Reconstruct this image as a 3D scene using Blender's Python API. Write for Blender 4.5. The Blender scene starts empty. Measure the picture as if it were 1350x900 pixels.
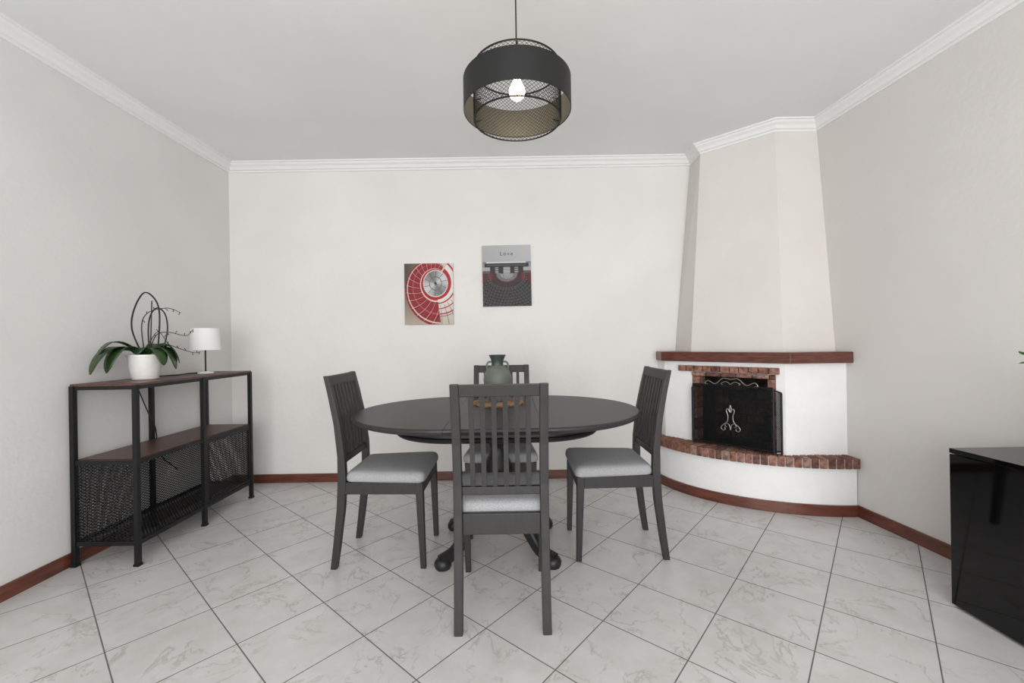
import bpy, bmesh, math, random
from mathutils import Vector, Matrix
random.seed(7)
S = bpy.context.scene
COL = S.collection
def lin(c):
    return tuple(((x/255)/12.92 if x/255<=0.04045 else (((x/255)+0.055)/1.055)**2.4) for x in c)
# ---------------------------------------------------------------- materials
def mat(name, rgb, rough=0.5, metal=0.0, noise=0.0, nscale=20, bump=0.0, bscale=60, coat=0.0, stretch=None, rgb2=None, emis=None, spec=0.5, attr=None):
    m = bpy.data.materials.new(name); m.use_nodes = True
    nt = m.node_tree; N = nt.nodes; L = nt.links
    b = N['Principled BSDF']
    b.inputs['Roughness'].default_value = rough
    b.inputs['Metallic'].default_value = metal
    b.inputs['Coat Weight'].default_value = coat
    b.inputs['Specular IOR Level'].default_value = spec
    c = lin(rgb)
    b.inputs['Base Color'].default_value = (*c, 1)
    tc = N.new('ShaderNodeTexCoord'); mp = N.new('ShaderNodeMapping')
    L.new(tc.outputs['Object'], mp.inputs['Vector'])
    if stretch: mp.inputs['Scale'].default_value = stretch
    col = None
    if noise > 0 or rgb2:
        n = N.new('ShaderNodeTexNoise'); n.inputs['Scale'].default_value = nscale; n.inputs['Detail'].default_value = 6
        L.new(mp.outputs['Vector'], n.inputs['Vector'])
        r = N.new('ShaderNodeValToRGB'); L.new(n.outputs['Fac'], r.inputs['Fac'])
        c2 = lin(rgb2) if rgb2 else tuple(min(1, x*(1+noise)) for x in c)
        c1 = c if rgb2 else tuple(x*(1-noise) for x in c)
        r.color_ramp.elements[0].position = 0.35; r.color_ramp.elements[1].position = 0.65
        r.color_ramp.elements[0].color = (*c1, 1); r.color_ramp.elements[1].color = (*c2, 1)
        col = r.outputs['Color']
    if attr:
        a = N.new('ShaderNodeAttribute'); a.attribute_name = attr
        if col is None: col = a.outputs['Color']
        else:
            mx = N.new('ShaderNodeMix'); mx.data_type = 'RGBA'; mx.blend_type = 'MULTIPLY'; mx.inputs['Factor'].default_value = 1
            L.new(col, mx.inputs['A']); L.new(a.outputs['Color'], mx.inputs['B']); col = mx.outputs['Result']
    if col: L.new(col, b.inputs['Base Color'])
    if bump > 0:
        n2 = N.new('ShaderNodeTexNoise'); n2.inputs['Scale'].default_value = bscale; n2.inputs['Detail'].default_value = 4
        L.new(mp.outputs['Vector'], n2.inputs['Vector'])
        bp = N.new('ShaderNodeBump'); bp.inputs['Strength'].default_value = bump; bp.inputs['Distance'].default_value = 0.01
        L.new(n2.outputs['Fac'], bp.inputs['Height']); L.new(bp.outputs['Normal'], b.inputs['Normal'])
    if emis:
        b.inputs['Emission Color'].default_value = (*lin(emis[0]), 1); b.inputs['Emission Strength'].default_value = emis[1]
    return m
M = {}
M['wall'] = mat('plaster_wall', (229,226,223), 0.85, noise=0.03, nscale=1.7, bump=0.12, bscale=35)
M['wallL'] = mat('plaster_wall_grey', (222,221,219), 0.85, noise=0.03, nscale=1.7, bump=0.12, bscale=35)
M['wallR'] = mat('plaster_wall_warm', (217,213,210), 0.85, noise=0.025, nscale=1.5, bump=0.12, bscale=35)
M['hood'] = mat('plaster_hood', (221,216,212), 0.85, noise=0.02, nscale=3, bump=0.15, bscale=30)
M['white'] = mat('white_plaster', (240,240,240), 0.8, noise=0.02, nscale=6, bump=0.4, bscale=22)
M['ceil'] = mat('ceiling_paint', (234,235,234), 0.9, noise=0.03, nscale=1.2, bump=0.05, bscale=30)
M['trim'] = mat('crown_plaster', (234,234,233), 0.6)
M['base'] = mat('baseboard_wood', (84,42,30), 0.35, nscale=8, rgb2=(112,61,46), stretch=(1,1,6), coat=0.3)
M['mantel'] = mat('mantel_wood', (74,38,30), 0.4, nscale=14, rgb2=(110,62,50), stretch=(1,1,8), coat=0.2)
M['brick'] = mat('brick', (160,160,160), 0.85, nscale=40, rgb2=(255,255,255), bump=0.5, bscale=60, attr='Col')
M['mortar'] = mat('mortar', (176,160,150), 0.95, noise=0.1, nscale=40, bump=0.4)
M['soot'] = mat('soot', (40,37,35), 0.95, noise=0.4, nscale=12, bump=0.5, bscale=30)
M['iron'] = mat('wrought_iron', (22,22,24), 0.45, metal=0.4)
M['steel'] = mat('scroll_metal', (140,136,130), 0.35, metal=0.8)
M['blk'] = mat('black_metal', (24,24,27), 0.45, metal=0.3)
M['walnut'] = mat('walnut', (72,44,38), 0.4, nscale=10, rgb2=(100,66,57), stretch=(8,1,8))
M['chair'] = mat('dark_stained_wood', (45,43,43), 0.45, noise=0.12, nscale=12, stretch=(6,6,1), spec=.4)
M['table'] = mat('table_black_stain', (34,33,34), 0.4, noise=0.12, nscale=10, stretch=(1,6,1), spec=.4)
M['tabletop'] = mat('tabletop_black_stain', (44,42,43), 0.42, noise=0.15, nscale=9, stretch=(1,8,1), spec=.38)
M['fabric'] = mat('grey_fabric', (168,168,171), 0.95, noise=0.16, nscale=260, bump=0.5, bscale=400)
M['gloss'] = mat('black_gloss', (6,6,7), 0.05, spec=.4)
M['shade'] = mat('white_shade', (238,238,236), 0.7)
M['pot'] = mat('white_ceramic', (232,228,225), 0.35, noise=0.02, nscale=30)
M['leaf'] = mat('orchid_leaf', (22,44,20), 0.35, nscale=6, rgb2=(52,80,38))
M['leaf2'] = mat('houseplant_leaf', (40,90,30), 0.5, nscale=15, rgb2=(80,140,60))
M['stem'] = mat('orchid_stem', (48,50,38), 0.6)
M['stake'] = mat('dark_wire', (22,24,22), 0.5)
M['bark'] = mat('bark_soil', (62,44,32), 0.95, noise=0.4, nscale=60, bump=1)
M['sage'] = mat('sage_ceramic', (98,104,96), 0.5, noise=0.05, nscale=20)
M['dsage'] = mat('dark_sage_ceramic', (62,70,64), 0.45)
M['rattan'] = mat('rattan', (112,84,58), 0.7, nscale=60, rgb2=(158,126,94))
M['lampblk'] = mat('lamp_black', (10,10,11), 0.55)
M['lampin'] = mat('lamp_inner_lining', (112,112,106), 0.5, metal=0.3)
M['lampmesh'] = mat('lamp_mesh', (26,26,26), 0.45, metal=0.4)
M['bulb'] = mat('bulb_glow', (255,240,215), 0.3, emis=((255,222,172), 24))
M['print'] = mat('canvas_print', (255,255,255), 0.6, attr='Col', bump=0.1, bscale=300)
M['canvas'] = mat('canvas_edge', (190,184,178), 0.9)
M['ink'] = mat('print_ink', (25,25,25), 0.8)
M['plastic'] = mat('white_plastic', (235,235,232), 0.4)
M['frame'] = mat('window_frame_white', (235,235,235), 0.4)
M['cord'] = mat('black_cord', (14,14,14), 0.6)

def floor_mat():
    m = bpy.data.materials.new('marble_tiles'); m.use_nodes = True
    nt = m.node_tree; N = nt.nodes; L = nt.links; b = N['Principled BSDF']
    g = N.new('ShaderNodeNewGeometry')
    sub = N.new('ShaderNodeVectorMath'); sub.operation = 'SUBTRACT'; sub.inputs[1].default_value = (-0.585, 1.629, 0)
    L.new(g.outputs['Position'], sub.inputs[0])
    ro = N.new('ShaderNodeVectorRotate'); ro.rotation_type = 'Z_AXIS'; ro.inputs['Angle'].default_value = math.radians(-49.1)
    L.new(sub.outputs[0], ro.inputs['Vector'])
    off = N.new('ShaderNodeVectorMath'); off.operation = 'ADD'; off.inputs[1].default_value = (33, 33, 0)
    L.new(ro.outputs['Vector'], off.inputs[0])
    def brick(c1, c2, cm, ms):
        t = N.new('ShaderNodeTexBrick'); t.offset = 0; t.squash = 1
        t.inputs['Scale'].default_value = 1; t.inputs['Brick Width'].default_value = 0.33; t.inputs['Row Height'].default_value = 0.33
        t.inputs['Mortar Size'].default_value = ms; t.inputs['Mortar Smooth'].default_value = 0.1
        t.inputs['Color1'].default_value = (*c1, 1); t.inputs['Color2'].default_value = (*c2, 1); t.inputs['Mortar'].default_value = (*cm, 1)
        L.new(off.outputs[0], t.inputs['Vector']); return t
    tid = brick((0, 0, 0), (1, 1, 1), (0, 0, 0), 0.0)
    tm = brick((1, 1, 1), (1, 1, 1), (0, 0, 0), 0.0023)
    sc = N.new('ShaderNodeVectorMath'); sc.operation = 'SCALE'; sc.inputs['Scale'].default_value = 17.0
    L.new(tid.outputs['Color'], sc.inputs[0])
    ad = N.new('ShaderNodeVectorMath'); ad.operation = 'ADD'; L.new(off.outputs[0], ad.inputs[0]); L.new(sc.outputs[0], ad.inputs[1])
    def veins(scale, width, dark, light):
        n1 = N.new('ShaderNodeTexNoise'); n1.inputs['Scale'].default_value = scale; n1.inputs['Detail'].default_value = 7; n1.inputs['Distortion'].default_value = 0.5; n1.inputs['Roughness'].default_value=.6
        L.new(ad.outputs[0], n1.inputs['Vector'])
        s1 = N.new('ShaderNodeMath'); s1.operation = 'SUBTRACT'; s1.inputs[1].default_value = 0.5; L.new(n1.outputs['Fac'], s1.inputs[0])
        s2 = N.new('ShaderNodeMath'); s2.operation = 'ABSOLUTE'; L.new(s1.outputs[0], s2.inputs[0])
        r1 = N.new('ShaderNodeValToRGB'); L.new(s2.outputs[0], r1.inputs['Fac'])
        r1.color_ramp.elements[0].position = 0; r1.color_ramp.elements[0].color = (*lin(dark), 1)
        r1.color_ramp.elements[1].position = width; r1.color_ramp.elements[1].color = (*lin(light), 1)
        return r1
    LT=(211,209,208)
    r1 = veins(3.6, 0.014, (184,180,176), LT)
    n2 = N.new('ShaderNodeTexNoise'); n2.inputs['Scale'].default_value = 8; n2.inputs['Detail'].default_value = 8; n2.inputs['Roughness'].default_value=.65
    L.new(ad.outputs[0], n2.inputs['Vector'])
    r2 = N.new('ShaderNodeValToRGB'); L.new(n2.outputs['Fac'], r2.inputs['Fac'])
    r2.color_ramp.elements[0].position = 0.3; r2.color_ramp.elements[0].color = (0.88, 0.87, 0.86, 1)
    r2.color_ramp.elements[1].position = 0.62; r2.color_ramp.elements[1].color = (1, 1, 1, 1)
    n3 = N.new('ShaderNodeTexNoise'); n3.inputs['Scale'].default_value = 6; L.new(ad.outputs[0], n3.inputs['Vector'])
    mr3 = N.new('ShaderNodeMapRange'); L.new(n3.outputs['Fac'], mr3.inputs['Value']); mr3.inputs['From Min'].default_value=.36; mr3.inputs['From Max'].default_value=.55
    mv = N.new('ShaderNodeMix'); mv.data_type='RGBA'; L.new(mr3.outputs['Result'], mv.inputs['Factor'])
    mv.inputs['A'].default_value=(*lin(LT),1); L.new(r1.outputs['Color'], mv.inputs['B'])
    mx = N.new('ShaderNodeMix'); mx.data_type = 'RGBA'; mx.blend_type = 'MULTIPLY'; mx.inputs['Factor'].default_value = 1
    L.new(mv.outputs['Result'], mx.inputs['A']); L.new(r2.outputs['Color'], mx.inputs['B'])
    m2 = N.new('ShaderNodeMix'); m2.data_type = 'RGBA'
    L.new(tm.outputs['Fac'], m2.inputs['Factor']); L.new(mx.outputs['Result'], m2.inputs['A']); m2.inputs['B'].default_value = (*lin((108,104,101)), 1)
    L.new(m2.outputs['Result'], b.inputs['Base Color'])
    mr = N.new('ShaderNodeMapRange'); L.new(tm.outputs['Fac'], mr.inputs['Value']); mr.inputs['To Min'].default_value = 0.3; mr.inputs['To Max'].default_value = 0.9
    L.new(mr.outputs['Result'], b.inputs['Roughness'])
    bp = N.new('ShaderNodeBump'); bp.invert = True; bp.inputs['Strength'].default_value = 0.5; bp.inputs['Distance'].default_value = 0.002
    L.new(tm.outputs['Fac'], bp.inputs['Height']); L.new(bp.outputs['Normal'], b.inputs['Normal'])
    return m
M['floor'] = floor_mat()

# ---------------------------------------------------------------- geometry helpers
def empty(name, loc=(0,0,0), rz=0):
    o = bpy.data.objects.new(name, None); COL.objects.link(o); o.location = loc; o.rotation_euler = (0,0,rz)
    o.empty_display_size = 0.1; return o
def obj(name, verts, faces, m, parent=None, smooth=False, bevel=0, segs=2, colors=None):
    me = bpy.data.meshes.new(name); me.from_pydata([tuple(v) for v in verts], [], faces)
    bm = bmesh.new(); bm.from_mesh(me); bmesh.ops.recalc_face_normals(bm, faces=bm.faces); bm.to_mesh(me); bm.free()
    if colors:
        at = me.color_attributes.new('Col', 'FLOAT_COLOR', 'POINT')
        for i, c in enumerate(colors): at.data[i].color = (*c, 1)
    me.materials.append(M[m] if isinstance(m, str) else m)
    o = bpy.data.objects.new(name, me); COL.objects.link(o)
    if smooth:
        for p in me.polygons: p.use_smooth = True
        if smooth == 'auto':
            md = o.modifiers.new('es', 'EDGE_SPLIT'); md.split_angle = math.radians(35)
    if bevel:
        b = o.modifiers.new('bev', 'BEVEL'); b.width = bevel; b.segments = segs; b.limit_method = 'ANGLE'
    if parent: o.parent = parent
    return o
BF = [(0,1,2,3),(4,7,6,5),(0,4,5,1),(1,5,6,2),(2,6,7,3),(3,7,4,0)]
def boxv(x0,x1,y0,y1,z0,z1):
    return [(x0,y0,z0),(x1,y0,z0),(x1,y1,z0),(x0,y1,z0),(x0,y0,z1),(x1,y0,z1),(x1,y1,z1),(x0,y1,z1)]
def box(name, x0,x1,y0,y1,z0,z1, m, parent=None, bevel=0, segs=2):
    return obj(name, boxv(x0,x1,y0,y1,z0,z1), BF, m, parent, bevel=bevel, segs=segs)
def boxes(name, lst, m, parent=None, bevel=0):
    V=[];F=[]
    for b in lst:
        k=len(V); V+=boxv(*b); F+=[tuple(i+k for i in f) for f in BF]
    return obj(name, V, F, m, parent, bevel=bevel)
def loft(name, rings, m, parent=None, cap=True, smooth=False, bevel=0, segs=2, closed=True):
    n=len(rings[0]); V=[v for r in rings for v in r]; F=[]
    for i in range(len(rings)-1):
        for j in range(n if closed else n-1):
            a=i*n+j; b=i*n+(j+1)%n; F.append((a,b,b+n,a+n))
    if cap: F.append(tuple(range(n))[::-1]); F.append(tuple((len(rings)-1)*n+j for j in range(n)))
    return obj(name, V, F, m, parent, smooth=smooth, bevel=bevel, segs=segs)
def prism(name, poly, z0, z1, m, parent=None, **k):
    return loft(name, [[(x,y,z0) for x,y in poly],[(x,y,z1) for x,y in poly]], m, parent, **k)
def lathe(name, prof, m, parent=None, loc=(0,0,0), n=40, cap=True):
    rings=[[(loc[0]+r*math.cos(2*math.pi*j/n), loc[1]+r*math.sin(2*math.pi*j/n), loc[2]+z) for j in range(n)] for r,z in prof]
    return loft(name, rings, m, parent, cap=cap, smooth='auto')
def tubev(pts, r, n=8, radii=None, flat=None):
    pts=[Vector(p) for p in pts]; V=[];F=[]
    t=(pts[1]-pts[0]).normalized(); up=Vector((0,0,1)) if abs(t.z)<0.9 else Vector((1,0,0))
    nrm=t.cross(up).normalized()
    for i,p in enumerate(pts):
        if i==0: t=pts[1]-pts[0]
        elif i==len(pts)-1: t=pts[-1]-pts[-2]
        else: t=(pts[i+1]-pts[i]).normalized()+(pts[i]-pts[i-1]).normalized()
        if t.length<1e-9: t=pts[i]-pts[i-1]
        t.normalize(); nrm=(nrm-t*nrm.dot(t))
        if nrm.length<1e-6: nrm=t.orthogonal()
        nrm.normalize(); bn=t.cross(nrm)
        rr=radii[i] if radii else r
        for j in range(n):
            a=2*math.pi*j/n
            V.append(p+nrm*rr*math.cos(a)+bn*rr*math.sin(a))
    for i in range(len(pts)-1):
        for j in range(n):
            a=i*n+j;b=i*n+(j+1)%n;F.append((a,b,b+n,a+n))
    F.append(tuple(range(n))[::-1]);F.append(tuple((len(pts)-1)*n+j for j in range(n)))
    return V,F
def tubes(name, lst, m, parent=None, n=8):
    V=[];F=[]
    for it in lst:
        p,r=it[0],it[1]; rad=it[2] if len(it)>2 else None
        v,f=tubev(p,r,n,rad); k=len(V); V+=v; F+=[tuple(i+k for i in q) for q in f]
    return obj(name,V,F,m,parent,smooth='auto')
def catmull(P, k=8):
    P=[Vector(p) for p in P]; out=[]
    for i in range(len(P)-1):
        p0=P[max(i-1,0)];p1=P[i];p2=P[i+1];p3=P[min(i+2,len(P)-1)]
        for j in range(k):
            t=j/k
            out.append(0.5*((2*p1)+(-p0+p2)*t+(2*p0-5*p1+4*p2-p3)*t*t+(-p0+3*p1-3*p2+p3)*t**3))
    out.append(P[-1]); return out
def meshpanel(name, o, u, v, w, h, m, parent, cw=0.028, ch=0.016, wire=0.0036):
    o=Vector(o);u=Vector(u);v=Vector(v);nn=u.cross(v).normalized()*0.0008
    V=[];F=[]
    for sgn in (1,-1):
        s=ch/cw
        c=-s*w if sgn==1 else 0
        end=h if sgn==1 else h+s*w
        while c<end:
            a0,a1=0,w
            def uat(vv): return (vv-c)/(sgn*s)
            lo,hi=sorted((uat(0),uat(h)))
            a0=max(a0,lo);a1=min(a1,hi)
            if a1-a0>1e-4:
                p=o+u*a0+v*(sgn*s*a0+c); q=o+u*a1+v*(sgn*s*a1+c)
                d=(q-p).normalized(); side=d.cross(nn.normalized())*wire/2
                k=len(V)
                V+=[p-side-nn,p+side-nn,p+side+nn,p-side+nn,q-side-nn,q+side-nn,q+side+nn,q-side+nn]
                F+=[tuple(i+k for i in f) for f in BF]
            c+=ch
    return obj(name,V,F,m,parent)

# ---------------------------------------------------------------- room
CZ=2.60; YB=3.465; XL=-2.29; YR=-2.2
def XR(y): return 2.125-0.075*(y-2.8)
box('floor', XL-0.1, 2.7, YR-0.1, YB+0.1, -0.1, 0, 'floor')
box('ceiling', XL-0.1, 2.7, YR-0.1, YB+0.1, CZ, CZ+0.1, 'ceil')
box('wall_back', XL-0.1, 2.3, YB, YB+0.1, 0, CZ, 'wall')
box('wall_left', XL-0.1, XL, YR, YB, 0, CZ, 'wallL')
prism('wall_right', [(XR(YB),YB),(XR(YR),YR),(XR(YR)+0.1,YR),(XR(YB)+0.1,YB)], 0, CZ, 'wallR')
WX0,WX1,WZ0,WZ1=-1.7,1.9,0.15,2.35
boxes('wall_rear', [(XL-0.1,WX0,YR-0.1,YR,0,CZ),(WX1,2.6,YR-0.1,YR,0,CZ),(WX0,WX1,YR-0.1,YR,0,WZ0),(WX0,WX1,YR-0.1,YR,WZ1,CZ)], 'wall')
fr=[(WX0,WX1,YR-0.08,YR-0.02,WZ0,WZ0+0.06),(WX0,WX1,YR-0.08,YR-0.02,WZ1-0.06,WZ1)]
for i in range(5):
    x=WX0+(WX1-WX0-0.06)*i/4
    fr.append((x,x+0.06,YR-0.08,YR-0.02,WZ0+0.06,WZ1-0.06))
boxes('window_1', fr, 'frame')
# crown trim sweep
path=[(XL,YR),(XL,YB),(1.48,YB),(1.468,3.25),(1.828,2.92),(XR(2.92),2.92),(XR(YR),YR)]
prof=[(0,-0.072),(0.010,-0.072),(0.012,-0.060),(0.024,-0.056),(0.034,-0.036),(0.050,-0.024),(0.056,-0.012),(0.066,-0.010),(0.068,0),(0,0)]
rings=[]
for i,p in enumerate(path):
    ns=[]
    if i>0:
        d=Vector((p[0]-path[i-1][0],p[1]-path[i-1][1])).normalized(); ns.append(Vector((d.y,-d.x)))
    if i<len(path)-1:
        d=Vector((path[i+1][0]-p[0],path[i+1][1]-p[1])).normalized(); ns.append(Vector((d.y,-d.x)))
    if len(ns)==2:
        b=(ns[0]+ns[1]).normalized(); k=1/max(0.3,b.dot(ns[0])); nv=b*k
    else: nv=ns[0]
    rings.append([(p[0]+nv.x*o,p[1]+nv.y*o,CZ+z) for o,z in prof])
loft('trim_1', rings, 'trim')
# baseboards
box('baseboard_left', XL, XL+0.012, YR, YB, 0, 0.07, 'base', bevel=0.002)
box('baseboard_back', XL+0.012, 1.12, YB-0.012, YB, 0, 0.07, 'base', bevel=0.002)
prism('baseboard_right', [(XR(2.64),2.64),(XR(YR),YR),(XR(YR)-0.012,YR),(XR(2.64)-0.012,2.64)], 0, 0.07, 'base')

# ---------------------------------------------------------------- fireplace
fp=empty('corner_fireplace',(0,0,0))
EX,EY=2.13,3.46
def ell(a,b,th):
    x=EX-a*math.cos(th); y=EY-b*math.sin(th); return (min(x,XR(y)-0.001),y)
N_=40
def earc(a,b): return [ell(a,b,math.pi/2*i/N_) for i in range(N_+1)]
prism('hearth_pedestal', earc(1.0,0.82)+[(XR(EY)-0.001,EY)], 0, 0.30, 'white', fp, smooth='auto')
o_=earc(1.012,0.832); i_=earc(1.0,0.82)
prism('hearth_skirting', o_+i_[::-1], 0, 0.07, 'base', fp)
prism('hearth_slab', earc(0.92,0.74)+[(XR(EY)-0.001,EY)], 0.30, 0.358, 'mortar', fp)
BC=[(160,114,100),(146,98,86),(170,124,108),(136,93,82),(168,134,122),(124,86,76),(180,142,128),(150,105,84)]
DB=[(62,52,48),(48,42,40),(74,60,54),(56,50,48),(84,70,64)]
def bricks(name, cells, parent, pal=BC):
    V=[];F=[];C=[]
    for c8 in cells:
        k=len(V); V+=c8; F+=[tuple(i+k for i in f) for f in BF]
        c=lin(random.choice(pal)); C+=[c]*8
    return obj(name,V,F,'brick',parent,bevel=0.004,colors=C)
cells=[]; nb=34
for i in range(nb):
    t0=math.pi/2*(i+0.07)/nb; t1=math.pi/2*(i+0.93)/nb
    ao,ai=1.035,0.90
    bo=ao-0.18; bi=ai-0.18
    p=[ell(ao,bo,t0),ell(ao,bo,t1),ell(ai,bi,t1),ell(ai,bi,t0)]
    cells.append([(x,y,0.302) for x,y in p]+[(x,y,0.366+random.uniform(-.002,.002)) for x,y in p])
for r in range(3):
    ao=0.89-r*0.115; ai=ao-0.105; n2=max(6,int(nb*0.6*ao))
    for i in range(n2):
        t0=math.pi/2*(i+0.04)/n2; t1=math.pi/2*(i+0.96)/n2
        p=[ell(ao,ao-.18,t0),ell(ao,ao-.18,t1),ell(ai,ai-.18,t1),ell(ai,ai-.18,t0)]
        cells.append([(x,y,0.350) for x,y in p]+[(x,y,0.364) for x,y in p])
bricks('hearth_bricks', cells, fp)
prism('hearth_mortar', earc(1.029,0.849)+earc(0.90,0.72)[::-1], 0.305, 0.360, 'mortar', fp)
P0=Vector((1.19,3.32)); P1=Vector((1.745,2.72)); av=(P1-P0).normalized(); nv=Vector((-av.y,av.x))
def fpnt(s,d): q=P0+av*s+nv*d; return (q.x,q.y)
LN=(P1-P0).length
zt=0.872; zb=0.36; SA,SB=0.215,0.765
prism('left_pier', [(1.19,3.46),tuple(P0),fpnt(SA,0),fpnt(SA+0.03,0.30),(1.62,3.46)], zb, 0.95, 'white', fp)
prism('right_pier', [fpnt(SB,0),tuple(P1),(XR(2.71)-.001,2.71),(XR(3.1)-.001,3.1),fpnt(SB-0.03,0.30)], zb, 0.95, 'white', fp)
prism('lintel_block', [fpnt(SA,0),fpnt(SB,0),fpnt(SB-.03,0.3),fpnt(SA+.03,0.3)], zt, 0.95, 'white', fp)
prism('firebox_back', [fpnt(SA+.03,0.30),fpnt(SB-.03,0.30),fpnt(SB-.03,0.34),fpnt(SA+.03,0.34)], zb, 0.95, 'soot', fp)
prism('firebox_left', [fpnt(SA+.001,0.02),fpnt(SA+.012,0.02),fpnt(SA+.045,0.299),fpnt(SA+.031,0.299)], zb, zt, 'soot', fp)
prism('firebox_right', [fpnt(SB-.001,0.02),fpnt(SB-.012,0.02),fpnt(SB-.045,0.299),fpnt(SB-.031,0.299)], zb, zt, 'soot', fp)
prism('firebox_top', [fpnt(SA,0.02),fpnt(SB,0.02),fpnt(SB-.03,0.299),fpnt(SA+.03,0.299)], zt-0.01, zt-0.001, 'soot', fp)
prism('firebox_floor', [fpnt(SA,0.02),fpnt(SB,0.02),fpnt(SB-.03,0.299),fpnt(SA+.03,0.299)], 0.364, 0.369, 'soot', fp)
cells=[]
def fbrick(s0,s1,d0,d1,z0,z1):
    p=[fpnt(s0,d0),fpnt(s1,d0),fpnt(s1,d1),fpnt(s0,d1)]
    cells.append([(x,y,z0) for x,y in p]+[(x,y,z1) for x,y in p])
s=0.12
while s<0.79:
    fbrick(s+0.002,min(s+0.058,LN-.005),-0.028,0.0,0.880,0.922); s+=0.061
s=SA
while s<SB-0.02:
    fbrick(s+0.002,min(s+0.10,SB),-0.012,0.10,0.848,0.876); s+=0.103
for k in range(6):
    z=0.37+k*0.08
    fbrick(SA-0.0,SA+0.035+(0.02 if k==5 else 0),0.002,0.10,z+0.003,z+0.075)
    fbrick(SB-0.03-(0.02 if k==5 else 0),SB,0.002,0.10,z+0.003,z+0.075)
bricks('arch_bricks', cells, fp)
cells=[]
for r in range(8):
    z=.372+r*.06; s=SA+.05-(.05 if r%2 else 0)
    while s<SB-.05:
        a_=max(s,SA+.048); b_=min(s+.108,SB-.048)
        if b_-a_>.01: fbrick(a_,b_,.290,.2995,z,z+.054)
        s+=.115
bricks('firebox_back_bricks', cells, fp, DB)
mp=[(1.17,3.46),(1.155,3.30),(1.745,2.665),(XR(2.66)-.001,2.655),(XR(3.46)-.001,3.46)]
prism('mantel_shelf', mp, 0.953, 1.023, 'mantel', fp, bevel=0.004)
prism('mantel_bed', [(1.2,3.455),(1.20,3.325),(1.745,2.73),(XR(2.72)-.001,2.72),(XR(3.455)-.001,3.455)], 0.95, 0.953, 'white', fp)
hb=[(1.33,3.46),(1.354,3.216),(1.78,2.79),(XR(2.79)-.001,2.79),(XR(3.46)-.001,3.46)]
ht=[(1.48,3.46),(1.468,3.25),(1.828,2.92),(XR(2.92)-.001,2.92),(XR(3.46)-.001,3.46)]
loft('chimney_hood', [[(x,y,1.022) for x,y in hb],[(x,y,CZ-.001) for x,y in ht]], 'hood', fp)

# fire screen
fs=empty('fireplace_screen',(P0.x,P0.y,0.367), math.atan2(av.y,av.x))
x0,x1,yy,h0,h1=0.25,0.765,-0.062,0.0,0.425
tb=[([(x0,yy,0),(x0,yy,h1)],.007),([(x1,yy,0),(x1,yy,h1)],.007),([(x0,yy,h1),(x1,yy,h1)],.007),([(x0,yy,.02),(x1,yy,.02)],.007)]
tb+=[([(0.222,-.016,0),(0.222,-.016,h1-.03)],.006),([(0.222,-.016,h1-.03),(x0,yy,h1-.01)],.005),([(0.222,-.016,.02),(x0,yy,.02)],.005)]
tb+=[([(0.80,-.02,0),(0.80,-.02,h1-.03)],.006),([(0.80,-.02,h1-.03),(x1,yy,h1-.01)],.005),([(0.80,-.02,.02),(x1,yy,.02)],.005)]
tubes('frame', tb, 'iron', fs)
mk=dict(cw=.012,ch=.011,wire=.0022)
meshpanel('mesh_front',(x0,yy,.02),(1,0,0),(0,0,1),x1-x0,h1-.02,'iron',fs,**mk)
dl=Vector((x0-.222,yy+.016,0)); meshpanel('mesh_left',(0.222,-.016,.02),dl.normalized(),(0,0,1),dl.length,h1-.05,'iron',fs,**mk)
dl=Vector((.80-x1,-.02-yy,0)); meshpanel('mesh_right',(x1,yy,.02),dl.normalized(),(0,0,1),dl.length,h1-.05,'iron',fs,**mk)
def scroll(cx,cz,pts,y): return catmull([(cx+a,y,cz+b) for a,b in pts],6)
mx=(x0+x1)/2; yf=yy-.009
T=[]
for sg in (1,-1):
    T.append((scroll(mx,.21,[(a*sg,b) for a,b in [(.0,.085),(.006,.06),(.002,.035),(.016,.06),(.026,.045),(.016,.01),(.022,-.03),(.05,-.055),(.062,-.075),(.05,-.09),(.034,-.082),(.04,-.07)]],yf),.0035))
    T.append((scroll(mx,.21,[(a*sg,b) for a,b in [(.0,-.085),(.008,-.05),(.028,-.042),(.036,-.058),(.026,-.066)]],yf),.0032))
tubes('scroll_front', T, 'steel', fs)
T=[]
for sg in (1,-1):
    T.append((scroll(mx,h1,[(sg*a,b) for a,b in [(.0,.045),(.05,.05),(.10,.01),(.15,.03),(.17,.008),(.15,.005)]],yy),.0035))
    T.append((scroll(mx,h1,[(sg*a,b) for a,b in [(.0,.01),(.03,.03),(.06,.015),(.05,.004)]],yy),.003))
tubes('scroll_top', T, 'steel', fs)

# ---------------------------------------------------------------- dining table
tx,ty=-0.087,2.325
tb_=empty('dining_table',(tx,ty,0))
def stadium(R,h,n=28):
    pts=[]
    for i in range(n+1):
        a=-math.pi/2+math.pi*i/n; pts.append((h+R*math.cos(a),R*math.sin(a)))
    for i in range(n+1):
        a=math.pi/2+math.pi*i/n; pts.append((-h+R*math.cos(a),R*math.sin(a)))
    return pts
TZ=0.755
def ring(R,z,h=.21): return [(x,y,z) for x,y in stadium(R,h)]
def half(R,z,sg,n=28):
    out=[(sg*.2112,-R,z)]
    for i in range(n+1):
        a=-math.pi/2+math.pi*i/n; out.append((sg*(.2115+R*math.cos(a)),R*math.sin(a),z))
    out.append((sg*.2112,R,z)); return out
pr=[(.530,TZ-.030),(.543,TZ-.024),(.55,TZ-.012),(.548,TZ-.004),(.542,TZ)]
for sg,nm in ((1,'top_end_a'),(-1,'top_end_b')):
    loft(nm,[half(R,z,sg) for R,z in pr],'tabletop',tb_)
rr=[[(-.2098,-R,z),(.2098,-R,z),(.2098,R,z),(-.2098,R,z)] for R,z in pr]
loft('top_leaf',rr,'tabletop',tb_)
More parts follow.
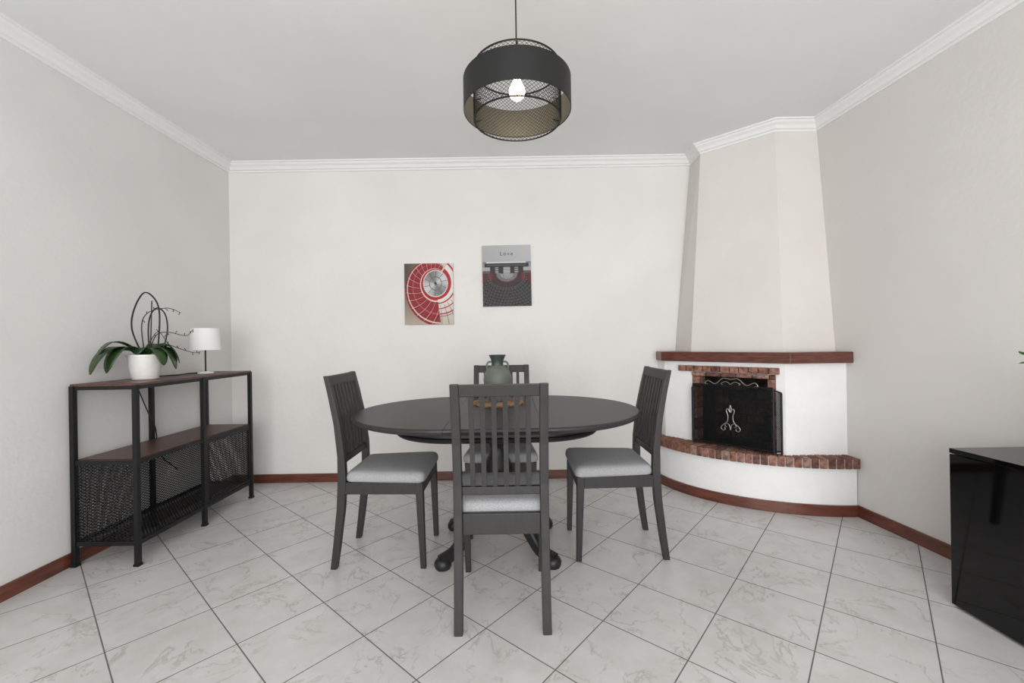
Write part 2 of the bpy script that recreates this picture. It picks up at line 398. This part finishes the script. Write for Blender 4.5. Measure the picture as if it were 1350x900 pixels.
loft('apron',[ring(.315,.726),ring(.315,.665),ring(.33,.662),ring(.335,.652),ring(.325,.642),ring(.29,.640),ring(.29,.726)],'table',tb_,smooth='auto')
lathe('pedestal_column',[(.11,.726),(.11,.66),(.06,.645),(.045,.62),(.05,.60),(.062,.59),(.062,.575),(.045,.56),(.04,.54),(.055,.50),(.074,.455),(.08,.42),(.074,.385),(.056,.355),(.05,.345),(.066,.335),(.066,.315),(.052,.305),(.06,.29),(.07,.27),(.07,.16),(.055,.145),(.03,.135),(.02,.12)],'table',tb_)
for k,(fx,fy) in enumerate(((.272,.22),(-.272,.22),(.272,-.22),(-.272,-.22))):
    L_=math.hypot(fx,fy)+.012; ux,uy=fx/math.hypot(fx,fy),fy/math.hypot(fx,fy)
    cp=[Vector((a,0,b)) for a,b in ((0.03,.225),(.09,.235),(.16,.195),(.22,.125),(.28,.062),(L_,.042))]
    cc=catmull(cp,6)
    rings=[]
    for i,p in enumerate(cc):
        t=(cc[min(i+1,len(cc)-1)]-cc[max(i-1,0)]).normalized(); nn=Vector((-t.z,0,t.x))
        f=i/(len(cc)-1); hh=.042-.016*f; ww=.030-.001*f
        rg=[]
        for j in range(12):
            a=2*math.pi*j/12; ca,sa=math.cos(a),math.sin(a)
            ca=math.copysign(abs(ca)**.6,ca); sa=math.copysign(abs(sa)**.6,sa)
            q=p+nn*hh*sa; s=ww*ca
            rg.append((q.x*ux-uy*s,q.x*uy+ux*s,q.z))
        rings.append(rg)
    loft('leg_%d'%(k+1),rings,'table',tb_,smooth='auto')
    lathe('foot_%d'%(k+1),[(.026,0.0),(.036,.004),(.042,.016),(.043,.030),(.038,.044),(.028,.054),(.012,.058)],'table',tb_,loc=(fx,fy,0),n=24)

# ---------------------------------------------------------------- chairs
BP=[(0,.225,.030),(.12,.208,.034),(.30,.186,.038),(.44,.178,.040),(.56,.180,.036),(.72,.198,.032),(.86,.226,.028),(.962,.250,.024)]
def by(z):
    for (z0,y0,_),(z1,y1,_) in zip(BP,BP[1:]):
        if z<=z1: return y0+(y1-y0)*(z-z0)/(z1-z0)
    return BP[-1][1]
def chair(loc, rz):
    c=empty('dining_chair',(loc[0],loc[1],0),rz)
    bx=.170
    for sg,nm in ((1,'back_leg_1'),(-1,'back_leg_2')):
        rg=[]
        for z,y,d in BP:
            w=.017
            x=sg*bx
            rg.append([(x-w,y-d/2,z),(x+w,y-d/2,z),(x+w,y+d/2,z),(x-w,y+d/2,z)])
        loft(nm,rg,'chair',c,bevel=.003)
    for sg,nm in ((1,'front_leg_1'),(-1,'front_leg_2')):
        x=sg*.178; xt=sg*.186
        rg=[[(x-.013,-.235,0),(x+.013,-.235,0),(x+.013,-.209,0),(x-.013,-.209,0)],
            [(xt-.019,-.228,.43),(xt+.019,-.228,.43),(xt+.019,-.19,.43),(xt-.019,-.19,.43)]]
        loft(nm,rg,'chair',c,bevel=.003)
    def rail(nm,z0,z1,t,dy=0):
        rg=[]
        for z in (z0,z1):
            y=by(z)+dy; rg.append([(-.154,y-t/2,z),(.154,y-t/2,z),(.154,y+t/2,z),(-.154,y+t/2,z)])
        loft(nm,rg,'chair',c,bevel=.003)
    rail('top_rail',.912,.960,.022)
    rail('lower_rail',.520,.552,.022)
    for k in range(6):
        x=-.154+.308*(k+1)/7
        rg=[]
        for z in (.546,.64,.72,.80,.86,.916):
            y=by(z); rg.append([(x-.0095,y-.006,z),(x+.0095,y-.006,z),(x+.0095,y+.006,z),(x-.0095,y+.006,z)])
        loft('slat_%d'%(k+1),rg,'chair',c)
    box('seat_rail_back',-.154,.154,.162,.186,.362,.445,'chair',c,bevel=.003)
    box('seat_rail_front',-.17,.17,-.226,-.204,.372,.432,'chair',c,bevel=.003)
    for sg,nm in ((1,'side_1'),(-1,'side_2')):
        pl=[(sg*.196,-.20),(sg*.183,.165),(sg*.163,.165),(sg*.176,-.20)]
        prism('seat_rail_'+nm,pl,.372,.432,'chair',c)
    rg=[]
    def outl(e,z,pf=0):
        yf,ybk=-.238+e,.160-e; wf,wb=.213-e,.186-e
        pts=[]; R=.03
        def corner(cx,cy,a0,a1):
            for i in range(5):
                a=math.radians(a0+(a1-a0)*i/4); pts.append((cx+R*math.cos(a),cy+R*math.sin(a),z))
        corner(wf-R,yf+R,-90,0); corner(wb-R,ybk-R,0,90); corner(-wb+R,ybk-R,90,180); corner(-wf+R,yf+R,180,270)
        return pts
    for e,z in ((.008,.431),(.0,.438),(-.001,.455),(.002,.470),(.010,.480),(.03,.486),(.07,.490),(.12,.491)):
        rg.append(outl(e,z))
    loft('seat_cushion',rg,'fabric',c,smooth=True)
    return c
chair((-0.052,1.855),math.pi)
chair((-0.68,2.296),math.pi/2)
chair((0.545,2.338),-math.pi/2)
chair((-0.075,2.645),0)

# ---------------------------------------------------------------- pendant lamp
lx,ly=0.035,1.66
pl=empty('pendant_lamp',(lx,ly,0))
def band(name,R,z0,z1,t,m):
    n=72; ri=[(R,z0),(R,z1),(R-t,z1),(R-t,z0)]
    V=[(r*math.cos(2*math.pi*j/n),r*math.sin(2*math.pi*j/n),z) for j in range(n) for r,z in ri]; F=[]
    for j in range(n):
        for k in range(4):
            F.append((j*4+k,j*4+(k+1)%4,((j+1)%n)*4+(k+1)%4,((j+1)%n)*4+k))
    return obj(name,V,F,m,pl,smooth='auto')
IZ0,IZ1,RO,RI=1.982,2.182,.209,.170
band('outer_band',RO,2.016,2.134,.002,'lampblk')
band('band_lining',RO-.0022,2.018,2.132,.001,'lampin')
band('rim_bottom',RI,IZ0-.002,IZ0+.003,.004,'lampblk')
band('rim_top',RI,IZ1-.004,IZ1+.001,.004,'lampblk')
n=64; rows=28; V=[];F=[]
for j in range(rows+1):
    z=IZ0+(IZ1-IZ0)*j/rows
    for i in range(n):
        a=2*math.pi*(i+(0.5 if j%2 else 0))/n; V.append((RI*math.cos(a),RI*math.sin(a),z))
for j in range(0,rows-1):
    for i in range(n):
        if j%2==0: F.append((j*n+i,(j+1)*n+i,(j+2)*n+i,(j+1)*n+(i-1)%n))
        else: F.append((j*n+i,(j+1)*n+(i+1)%n,(j+2)*n+i,(j+1)*n+i))
mo=obj('mesh_cylinder',V,F,'lampmesh',pl)
w=mo.modifiers.new('w','WIREFRAME'); w.thickness=.0021; w.use_replace=True; w.use_even_offset=False
T=[]
for k in range(3):
    a=math.radians(30+120*k); ca,sa=math.cos(a),math.sin(a)
    T.append(([(.02*ca,.02*sa,IZ1-.002),(RI*ca,RI*sa,IZ1-.002)],.0025))
    for z in (2.03,2.12): T.append(([(RI*ca,RI*sa,z),(RO*ca,RO*sa,z)],.002))
tubes('spokes',T,'lampblk',pl)
lathe('socket',[(.006,2.215),(.012,2.21),(.021,2.195),(.022,2.15),(.019,2.148)],'lampblk',pl,n=24)
lathe('bulb',[(.013,2.150),(.014,2.138),(.022,2.122),(.030,2.104),(.031,2.092),(.027,2.077),(.016,2.066),(.004,2.062)],'bulb',pl,n=28)
tubes('cord',[([(0,0,2.21),(0,0,CZ-.02)],.0028)],'cord',pl)
lathe('canopy',[(.045,CZ-.001),(.045,CZ-.02),(.03,CZ-.03),(.006,CZ-.034)],'lampblk',pl,n=32)

# ---------------------------------------------------------------- shelf console
sx,sy=-2.098,2.655
sh=empty('console_shelf',(sx,sy,0))
hx,hy,H=.172,.485,.93; q=.011
L=[]
for x in (-hx+q,hx-q):
    for y in (-hy+q,0,hy-q):
        L.append((x-q,x+q,y-q,y+q,0.012,H-.004))
        L.append((x-.014,x+.014,y-.014,y+.014,0.0,.012))
for z0,z1 in ((.905,.928),(.520,.543),(.105,.128)):
    for x in (-hx+q,hx-q): L.append((x-.006,x+.006,-hy+2*q,hy-2*q,z0,z1))
    for y in (-hy+q,hy-q): L.append((-hx+2*q,hx-2*q,y-.006,y+.006,z0,z1))
boxes('frame',L,'blk',sh)
box('top_board',-hx+.003,hx-.003,-hy+.003,hy-.003,H-.006,H+.006,'walnut',sh,bevel=.002)
boxes('middle_board',[(-hx+.018,hx-.018,-hy+.024,hy-.024,.530,.546)],'walnut',sh)
meshpanel('end_mesh_near',(-hx+.02,-hy+q,.128),(1,0,0),(0,0,1),2*hx-.04,.392,'blk',sh)
meshpanel('end_mesh_far',(-hx+.02,hy-q,.128),(1,0,0),(0,0,1),2*hx-.04,.392,'blk',sh)
meshpanel('back_mesh',(-hx+q,-hy+.02,.128),(0,1,0),(0,0,1),2*hy-.04,.392,'blk',sh,wire=.003)
meshpanel('door_mesh',(hx-q,.02,.14),(0,1,0),(0,0,1),hy-.045,.37,'blk',sh)
boxes('door_frame',[(hx-q-.006,hx-q+.006,.013,.03,.132,.518),(hx-q-.006,hx-q+.006,hy-.04,hy-.024,.132,.518),(hx-q-.006,hx-q+.006,.03,hy-.04,.132,.146),(hx-q-.006,hx-q+.006,.03,hy-.04,.504,.518)],'blk',sh)
meshpanel('bottom_mesh',(-hx+.015,-hy+.015,.115),(1,0,0),(0,1,0),2*hx-.03,2*hy-.03,'blk',sh,wire=.005,cw=.02,ch=.02)
SZ=H+.0065
cb=catmull([(-.178,-.10,SZ-.004),(-.160,-.09,.86),(-.13,-.07,.74),(-.12,-.03,.64),(-.15,.02,.57),(-.184,.065,.50),(-.181,.105,.40),(-.178,.165,.34),(-.160,.195,.30)],8)
tubes('power_cord',[(cb,.0032)],'cord',sh)
ws=empty('wall_socket',(XL,2.85,.30))
box('plate',.0,.008,-.04,.04,-.04,.04,'plastic',ws,bevel=.003)
tubes('plug',[([(.008,0,0),(.022,0,0)],.014)],'plastic',ws)

# small table lamp
tl=empty('table_lamp',(-2.08,2.88,SZ))
lathe('base',[(.045,0),(.047,.004),(.045,.010),(.01,.014)],'shade',tl,n=32)
tubes('stem',[([(0,0,.01),(0,0,.20)],.005)],'blk',tl)
n=40
ro=[(.090,.158),(.080,.305),(.078,.305),(.088,.158)]
V=[(r*math.cos(2*math.pi*j/n),r*math.sin(2*math.pi*j/n),z) for j in range(n) for r,z in ro]
F=[(j*4+k,j*4+(k+1)%4,((j+1)%n)*4+(k+1)%4,((j+1)%n)*4+k) for j in range(n) for k in range(4)]
obj('shade',V,F,'shade',tl,smooth='auto')
lathe('diffuser',[(.079,.298),(.079,.302)],'shade',tl,n=40)
tubes('lead',[(catmull([(-.02,0,.005),(-.07,-.08,.004),(-.04,-.18,.004),(-.13,-.26,.004),(-.19,-.32,.004)],8),.003)],'cord',tl)

# ---------------------------------------------------------------- orchid
orc=empty('potted_orchid',(-2.10,2.43,SZ))
lathe('pot',[(.055,0),(.060,.004),(.072,.07),(.080,.128),(.084,.130),(.084,.142),(.076,.142),(.074,.125),(.01,.122)],'pot',orc,n=36)
lathe('bark',[(.074,.122),(.06,.132),(.01,.136)],'bark',orc,n=24)
def leaf(name,base,az,length,width,rise,droop,m,parent,fold=.3,nu=14):
    ca,sa=math.cos(az),math.sin(az); V=[];F=[]
    for i in range(nu+1):
        t=i/nu; r=length*(t-.28*t*t*t); z=rise*math.sin(min(1,t*1.6)*math.pi*.5)-droop*t**2.2
        w=width*(math.sin(math.pi*min(1,(t*.94+.05)))**.55)*(1 if t<.97 else .5)
        for j in (-2,-1,0,1,2):
            s=w*.5*j/2
            V.append((base[0]+ca*r-sa*s,base[1]+sa*r+ca*s,base[2]+z+abs(j)/2*w*fold*.5*(1-t*1.4)))
    for i in range(nu):
        for j in range(4):
            a=i*5+j;F.append((a,a+1,a+6,a+5))
    o=obj(name,V,F,m,parent,smooth=True)
    s=o.modifiers.new('s','SOLIDIFY'); s.thickness=.003
    return o
LV=[(-114,.32,.105,.085,.175),(-104,.25,.10,.085,.17),(-124,.27,.09,.11,.12),(-132,.20,.10,.06,.12),(-12,.17,.08,.065,.12),(18,.19,.095,.075,.155),(42,.20,.10,.09,.14),(66,.20,.09,.07,.12),(95,.18,.08,.09,.08),(-75,.10,.07,.06,.05)]
for k,(az,l,w_,r_,d_) in enumerate(LV):
    a=math.radians(az)
    leaf('leaf_%d'%(k+1),(.012*math.cos(a),.012*math.sin(a),.135),a,l,w_,r_,d_,'leaf',orc)
T=[]
T.append((catmull([(0,-.01,.13),(-.045,-.03,.28),(-.05,-.01,.40),(.0,.0,.495),(.055,.01,.455),(.07,.02,.36),(.055,.02,.14)],8),.0042))
T.append((catmull([(.01,.02,.13),(-.005,.03,.28),(.01,.03,.37),(.05,.03,.41),(.095,.03,.37),(.105,.03,.27),(.07,.03,.14)],8),.0038))
T.append(([(.03,0,.13),(.035,.01,.45)],.003))
tubes('hoops',T,'stake',orc)
T=[]
def spray(P,r):
    c=catmull(P,8); T.append((c,r,[r*(1-.5*i/(len(c)-1)) for i in range(len(c))]))
    for i in range(len(c)//3,len(c),4):
        d=Vector((random.uniform(-.008,.008),random.uniform(-.01,.01),random.choice((-.011,.011))))
        T.append(([c[i],c[i]+d],.0018))
        T.append(([c[i]+d,c[i]+d*1.3],.0028))
spray([(0,0,.13),(.0,-.02,.30),(.02,-.0,.38),(.09,.05,.41),(.13,.10,.385)],.0034)
spray([(.0,.02,.13),(.03,.04,.25),(.07,.08,.27),(.13,.14,.25),(.15,.17,.29)],.003)
spray([(.02,.02,.13),(.06,.05,.20),(.11,.12,.17),(.13,.20,.145),(.14,.24,.15)],.0028)
spray([(.0,-.02,.13),(.05,-.02,.22),(.08,.0,.27),(.10,.04,.20)],.0028)
tubes('flower_spikes',T,'stem',orc,n=6)

# ---------------------------------------------------------------- vase + trivet
tr=empty('rattan_placemat',(-.088,2.50,TZ))
T=[]
for k in range(6):
    R=.02+k*.024
    for ph in (0,math.pi):
        nn=56
        T.append(([(( R+.007*math.sin(i*2*math.pi*14/nn+ph))*math.cos(2*math.pi*i/nn),(R+.007*math.sin(i*2*math.pi*14/nn+ph))*math.sin(2*math.pi*i/nn),.008+.003*math.cos(i*2*math.pi*14/nn+ph)) for i in range(nn+1)],.005))
tubes('woven_rings',T,'rattan',tr,n=6)
lathe('backing',[(.145,0.0),(.147,.002),(.145,.004)],'rattan',tr,n=36)
vs=empty('two_handled_vase',(-.088,2.50,TZ+.016))
lathe('body',[(.046,0),(.050,.004),(.066,.04),(.080,.09),(.084,.125),(.080,.155),(.066,.185),(.046,.203),(.036,.210)],'sage',vs,n=48)
lathe('neck',[(.036,.209),(.034,.222),(.036,.24),(.046,.262),(.050,.272),(.046,.272),(.034,.25),(.030,.225),(.028,.215)],'dsage',vs,n=40)
T=[]
for sg in (1,-1):
    T.append((catmull([(sg*.034,0,.232),(sg*.052,0,.230),(sg*.062,0,.215),(sg*.062,0,.198),(sg*.058,0,.188)],6),.006))
tubes('handles',T,'sage',vs,n=10)

# ---------------------------------------------------------------- canvas prints
def canvas(name,cx,cz,fn,tilt=0):
    e=empty(name,(cx,YB-.001,cz)); e.rotation_euler=(0,tilt,0)
    W,Hh=.394,.494
    box('stretched_canvas',-W/2,W/2,-.02,0,-Hh/2,Hh/2,'canvas',e)
    nx,nz=200,250; V=[];F=[];C=[]
    for j in range(nz+1):
        for i in range(nx+1):
            u=i/nx;v=j/nz
            V.append((-W/2+W*u,-.0206,-Hh/2+Hh*v)); C.append(lin(fn(u,v)))
    for j in range(nz):
        for i in range(nx):
            a=j*(nx+1)+i;F.append((a,a+1,a+nx+2,a+nx+1))
    obj('print',V,F,'print',e,colors=C)
    return e
def mixc(a,b,t): t=max(0,min(1,t)); return tuple(x+(y-x)*t for x,y in zip(a,b))
def stairs(u,v):
    cx,cy=.64,.67
    x=(u-cx)*.8; y=(v-cy)*.92; r=math.hypot(x,y); a=math.atan2(y,x)
    if r<.19:
        c=mixc((120,119,120),(200,200,201),.5+.5*math.sin(a*2+.6))
        if abs(math.sin(a*5+1.2+r*4))<.13: c=(72,69,71)
        if abs(r-.10)<.006: c=(96,92,94)
        if r<.022: c=(50,46,48)
        return c
    if r<.205: return (206,200,197)
    ang=(a-math.radians(62))%(2*math.pi); f=ang/(2*math.pi)
    rin=.205; rout=.285+.62*f**1.0
    if r<rout and f<.985:
        t=(r-rin)/(rout-rin)
        if f<.60:
            k=(f*24+r*4.0)%1.0
            c=mixc((172,22,38),(112,14,28),k)
            if k<.16: c=(50,12,18)
            if k>.88: c=(204,128,124)
            if t<.12: c=(160,22,34)
            if .12<=t<.17: c=(224,200,192)
            if .86<t<.91: c=(206,190,180)
            if t>.95: c=(132,24,34)
            if .55<t<.60: c=mixc(c,(206,150,146),.45)
            return c
        else:
            c=mixc((224,220,214),(190,180,168),t)
            k=(f*34+t*.6)%1.0
            if k<.13 and t>.28: c=(150,138,128)
            if t<.09 or abs(t-.22)<.02 or abs(t-.40)<.016 or abs(t-.58)<.02: c=(170,26,40)
            if abs(t-.66)<.01: c=(120,40,44)
            return c
    if f>.93 or f<.10: return mixc((214,206,194),(186,174,160),(v-.7)*2)
    if v>.6: return mixc((74,64,58),(150,136,122),u*1.6)
    return mixc((176,160,146),(104,86,76),v*1.6)
def typew(u,v):
    blk=(26,25,28); red=(108,34,40)
    if v>.73: return mixc((164,164,167),(188,188,191),u*.6+(v-.73))
    if .705<v<=.73: return (200,200,202) if .08<u<.9 else (120,120,122)
    if .64<v<=.705:
        if u<.05 or u>.95: return (140,140,142)
        if u<.10 or u>.90: return (40,40,42)
        return mixc(blk,(86,86,90),max(0,math.sin((v-.64)/.065*math.pi))**4)
    if .54<v<=.64:
        x=u-.5
        if abs(x)<.07: return (186,186,188) if (v*40)%1>.35 else (60,60,64)
        if abs(x)<.11: return (40,38,40)
        if abs(abs(x)-.20)<.035: return (140,140,142) if (v*26)%1>.3 else (60,58,60)
        if u<.16 or u>.84: return (160,160,163) if v>.58 else (84,82,84)
        return (44,42,44)
    x=(u-.5)*.8; y=(v-.54)*1.0; r=math.hypot(x,y*1.25); a=math.atan2(y*1.25,x)
    if r<.11: return (184,182,182) if (a*9)%1>.5 else (70,66,68)
    if r<.17:
        return (158,156,156) if (a*11)%1>.55 else (36,34,36)
    if r<.185: return (96,44,48)
    if r<.30:
        c=mixc((46,26,30),(24,22,24),(r-.185)*8)
        if (a*13)%1>.82: c=(104,64,66)
        if abs(x)>.24 and v>.43: c=red
        return c
    if r<.312: return (80,76,78)
    k=(r-.312)/.058; row=math.floor(k); kr=k-row-.5
    ka=a*(row+6.2)*1.05; kc=ka-math.floor(ka)-.5
    dd=math.hypot(kr,kc)
    if (u<.08 or u>.92) and v>.38: return (84,28,32)
    if dd<.27: return (44,43,46)
    if dd<.34: return (112,108,111)
    return (22,20,22)
canvas('canvas_print_staircase',-.668,1.516,stairs,.004)
tw=canvas('canvas_print_typewriter',-.034,1.654,typew,-.006)
cu=bpy.data.curves.new('title_text','FONT'); cu.body='Love'; cu.size=.042; cu.align_x='CENTER'; cu.space_character=1.4; cu.extrude=.0002
to=bpy.data.objects.new('title_text',cu); COL.objects.link(to); to.parent=tw; to.location=(0.0,-.0212,.165); to.rotation_euler=(math.pi/2,0,0); cu.materials.append(M['ink'])

# ---------------------------------------------------------------- glossy sideboard
cab=empty('glossy_sideboard',(1.80,0,0))
y0,y1=-.05,1.757; ch=.652; dp=.375
boxes('carcass',[(.02,dp,y0,y1,0,.63)],'gloss',cab)
box('top_panel',0,dp,y0,y1,.632,ch,'gloss',cab,bevel=.0015)
nd=3; w_=(y1-y0)/nd
for k in range(nd):
    box('door_%d'%(k+1),0,.018,y0+k*w_+.0015,y0+(k+1)*w_-.0015,.012,.629,'gloss',cab,bevel=.001)
hp=empty('potted_houseplant',(2.008,1.50,ch))
lathe('pot',[(.05,0),(.055,.005),(.072,.11),(.076,.115),(.070,.115),(.066,.10),(.01,.098)],'pot',hp,n=32)
T=[]; rnd=random.Random(3)
LVV=[];LF=[]
def leaflet(p,d,l):
    s=d.cross(Vector((.2,.1,1))).normalized()*l*.36
    b=len(LVV)
    LVV.extend([p,p+d*l*.3+s,p+d*l*.65+s*.85,p+d*l,p+d*l*.65-s*.85,p+d*l*.3-s])
    LF.append(tuple(range(b,b+6)))
for k in range(18):
    a=rnd.uniform(0,2*math.pi); R=rnd.uniform(.05,.13); z=rnd.uniform(.24,.38)
    end=Vector((R*math.cos(a),R*math.sin(a),z))
    if k==0: end=Vector((-.185,.0,.39))
    if k==1: end=Vector((-.185,.01,.365))
    if k==2: end=Vector((-.18,-.01,.34))
    if end.x>.11: end.x=.11
    st=catmull([(.01*math.cos(a),.01*math.sin(a),.10),(end.x*.5,end.y*.5,z*.7),tuple(end)],6)
    T.append((st,.0025))
    for q_ in range(10):
        p=Vector(st[min(len(st)-1,4+q_)]); az=rnd.uniform(0,2*math.pi); el=rnd.uniform(-.3,.8); l=rnd.uniform(.022,.036)
        leaflet(p,Vector((math.cos(az)*math.cos(el),math.sin(az)*math.cos(el),math.sin(el))),l)
tubes('stems',T,'leaf2',hp,n=6)
obj('leaves',LVV,LF,'leaf2',hp)

# ---------------------------------------------------------------- light
w=bpy.data.worlds.new('World'); S.world=w; w.use_nodes=True
bg=w.node_tree.nodes['Background']; bg.inputs['Color'].default_value=(.85,.93,1,1); bg.inputs['Strength'].default_value=1.2
def area(name,loc,rot,sx_,sy_,e,col):
    l=bpy.data.lights.new(name,'AREA'); l.shape='RECTANGLE'; l.size=sx_; l.size_y=sy_; l.energy=e; l.color=col
    o=bpy.data.objects.new(name,l); COL.objects.link(o); o.location=loc; o.rotation_euler=rot; return o
area('window_daylight',((WX0+WX1)/2,YR+.02,(WZ0+WZ1)/2),(math.radians(90),0,0),WX1-WX0,WZ1-WZ0,136,(1,.995,.985))

cam=bpy.data.cameras.new('camera'); co=bpy.data.objects.new('camera',cam); COL.objects.link(co)
co.location=(0,0,1.12); co.rotation_euler=(math.radians(90),.0157,0)
cam.sensor_width=36; cam.lens=560/1350*36; cam.clip_start=.05
S.camera=co
S.view_settings.view_transform='Standard'
S.view_settings.look='None'
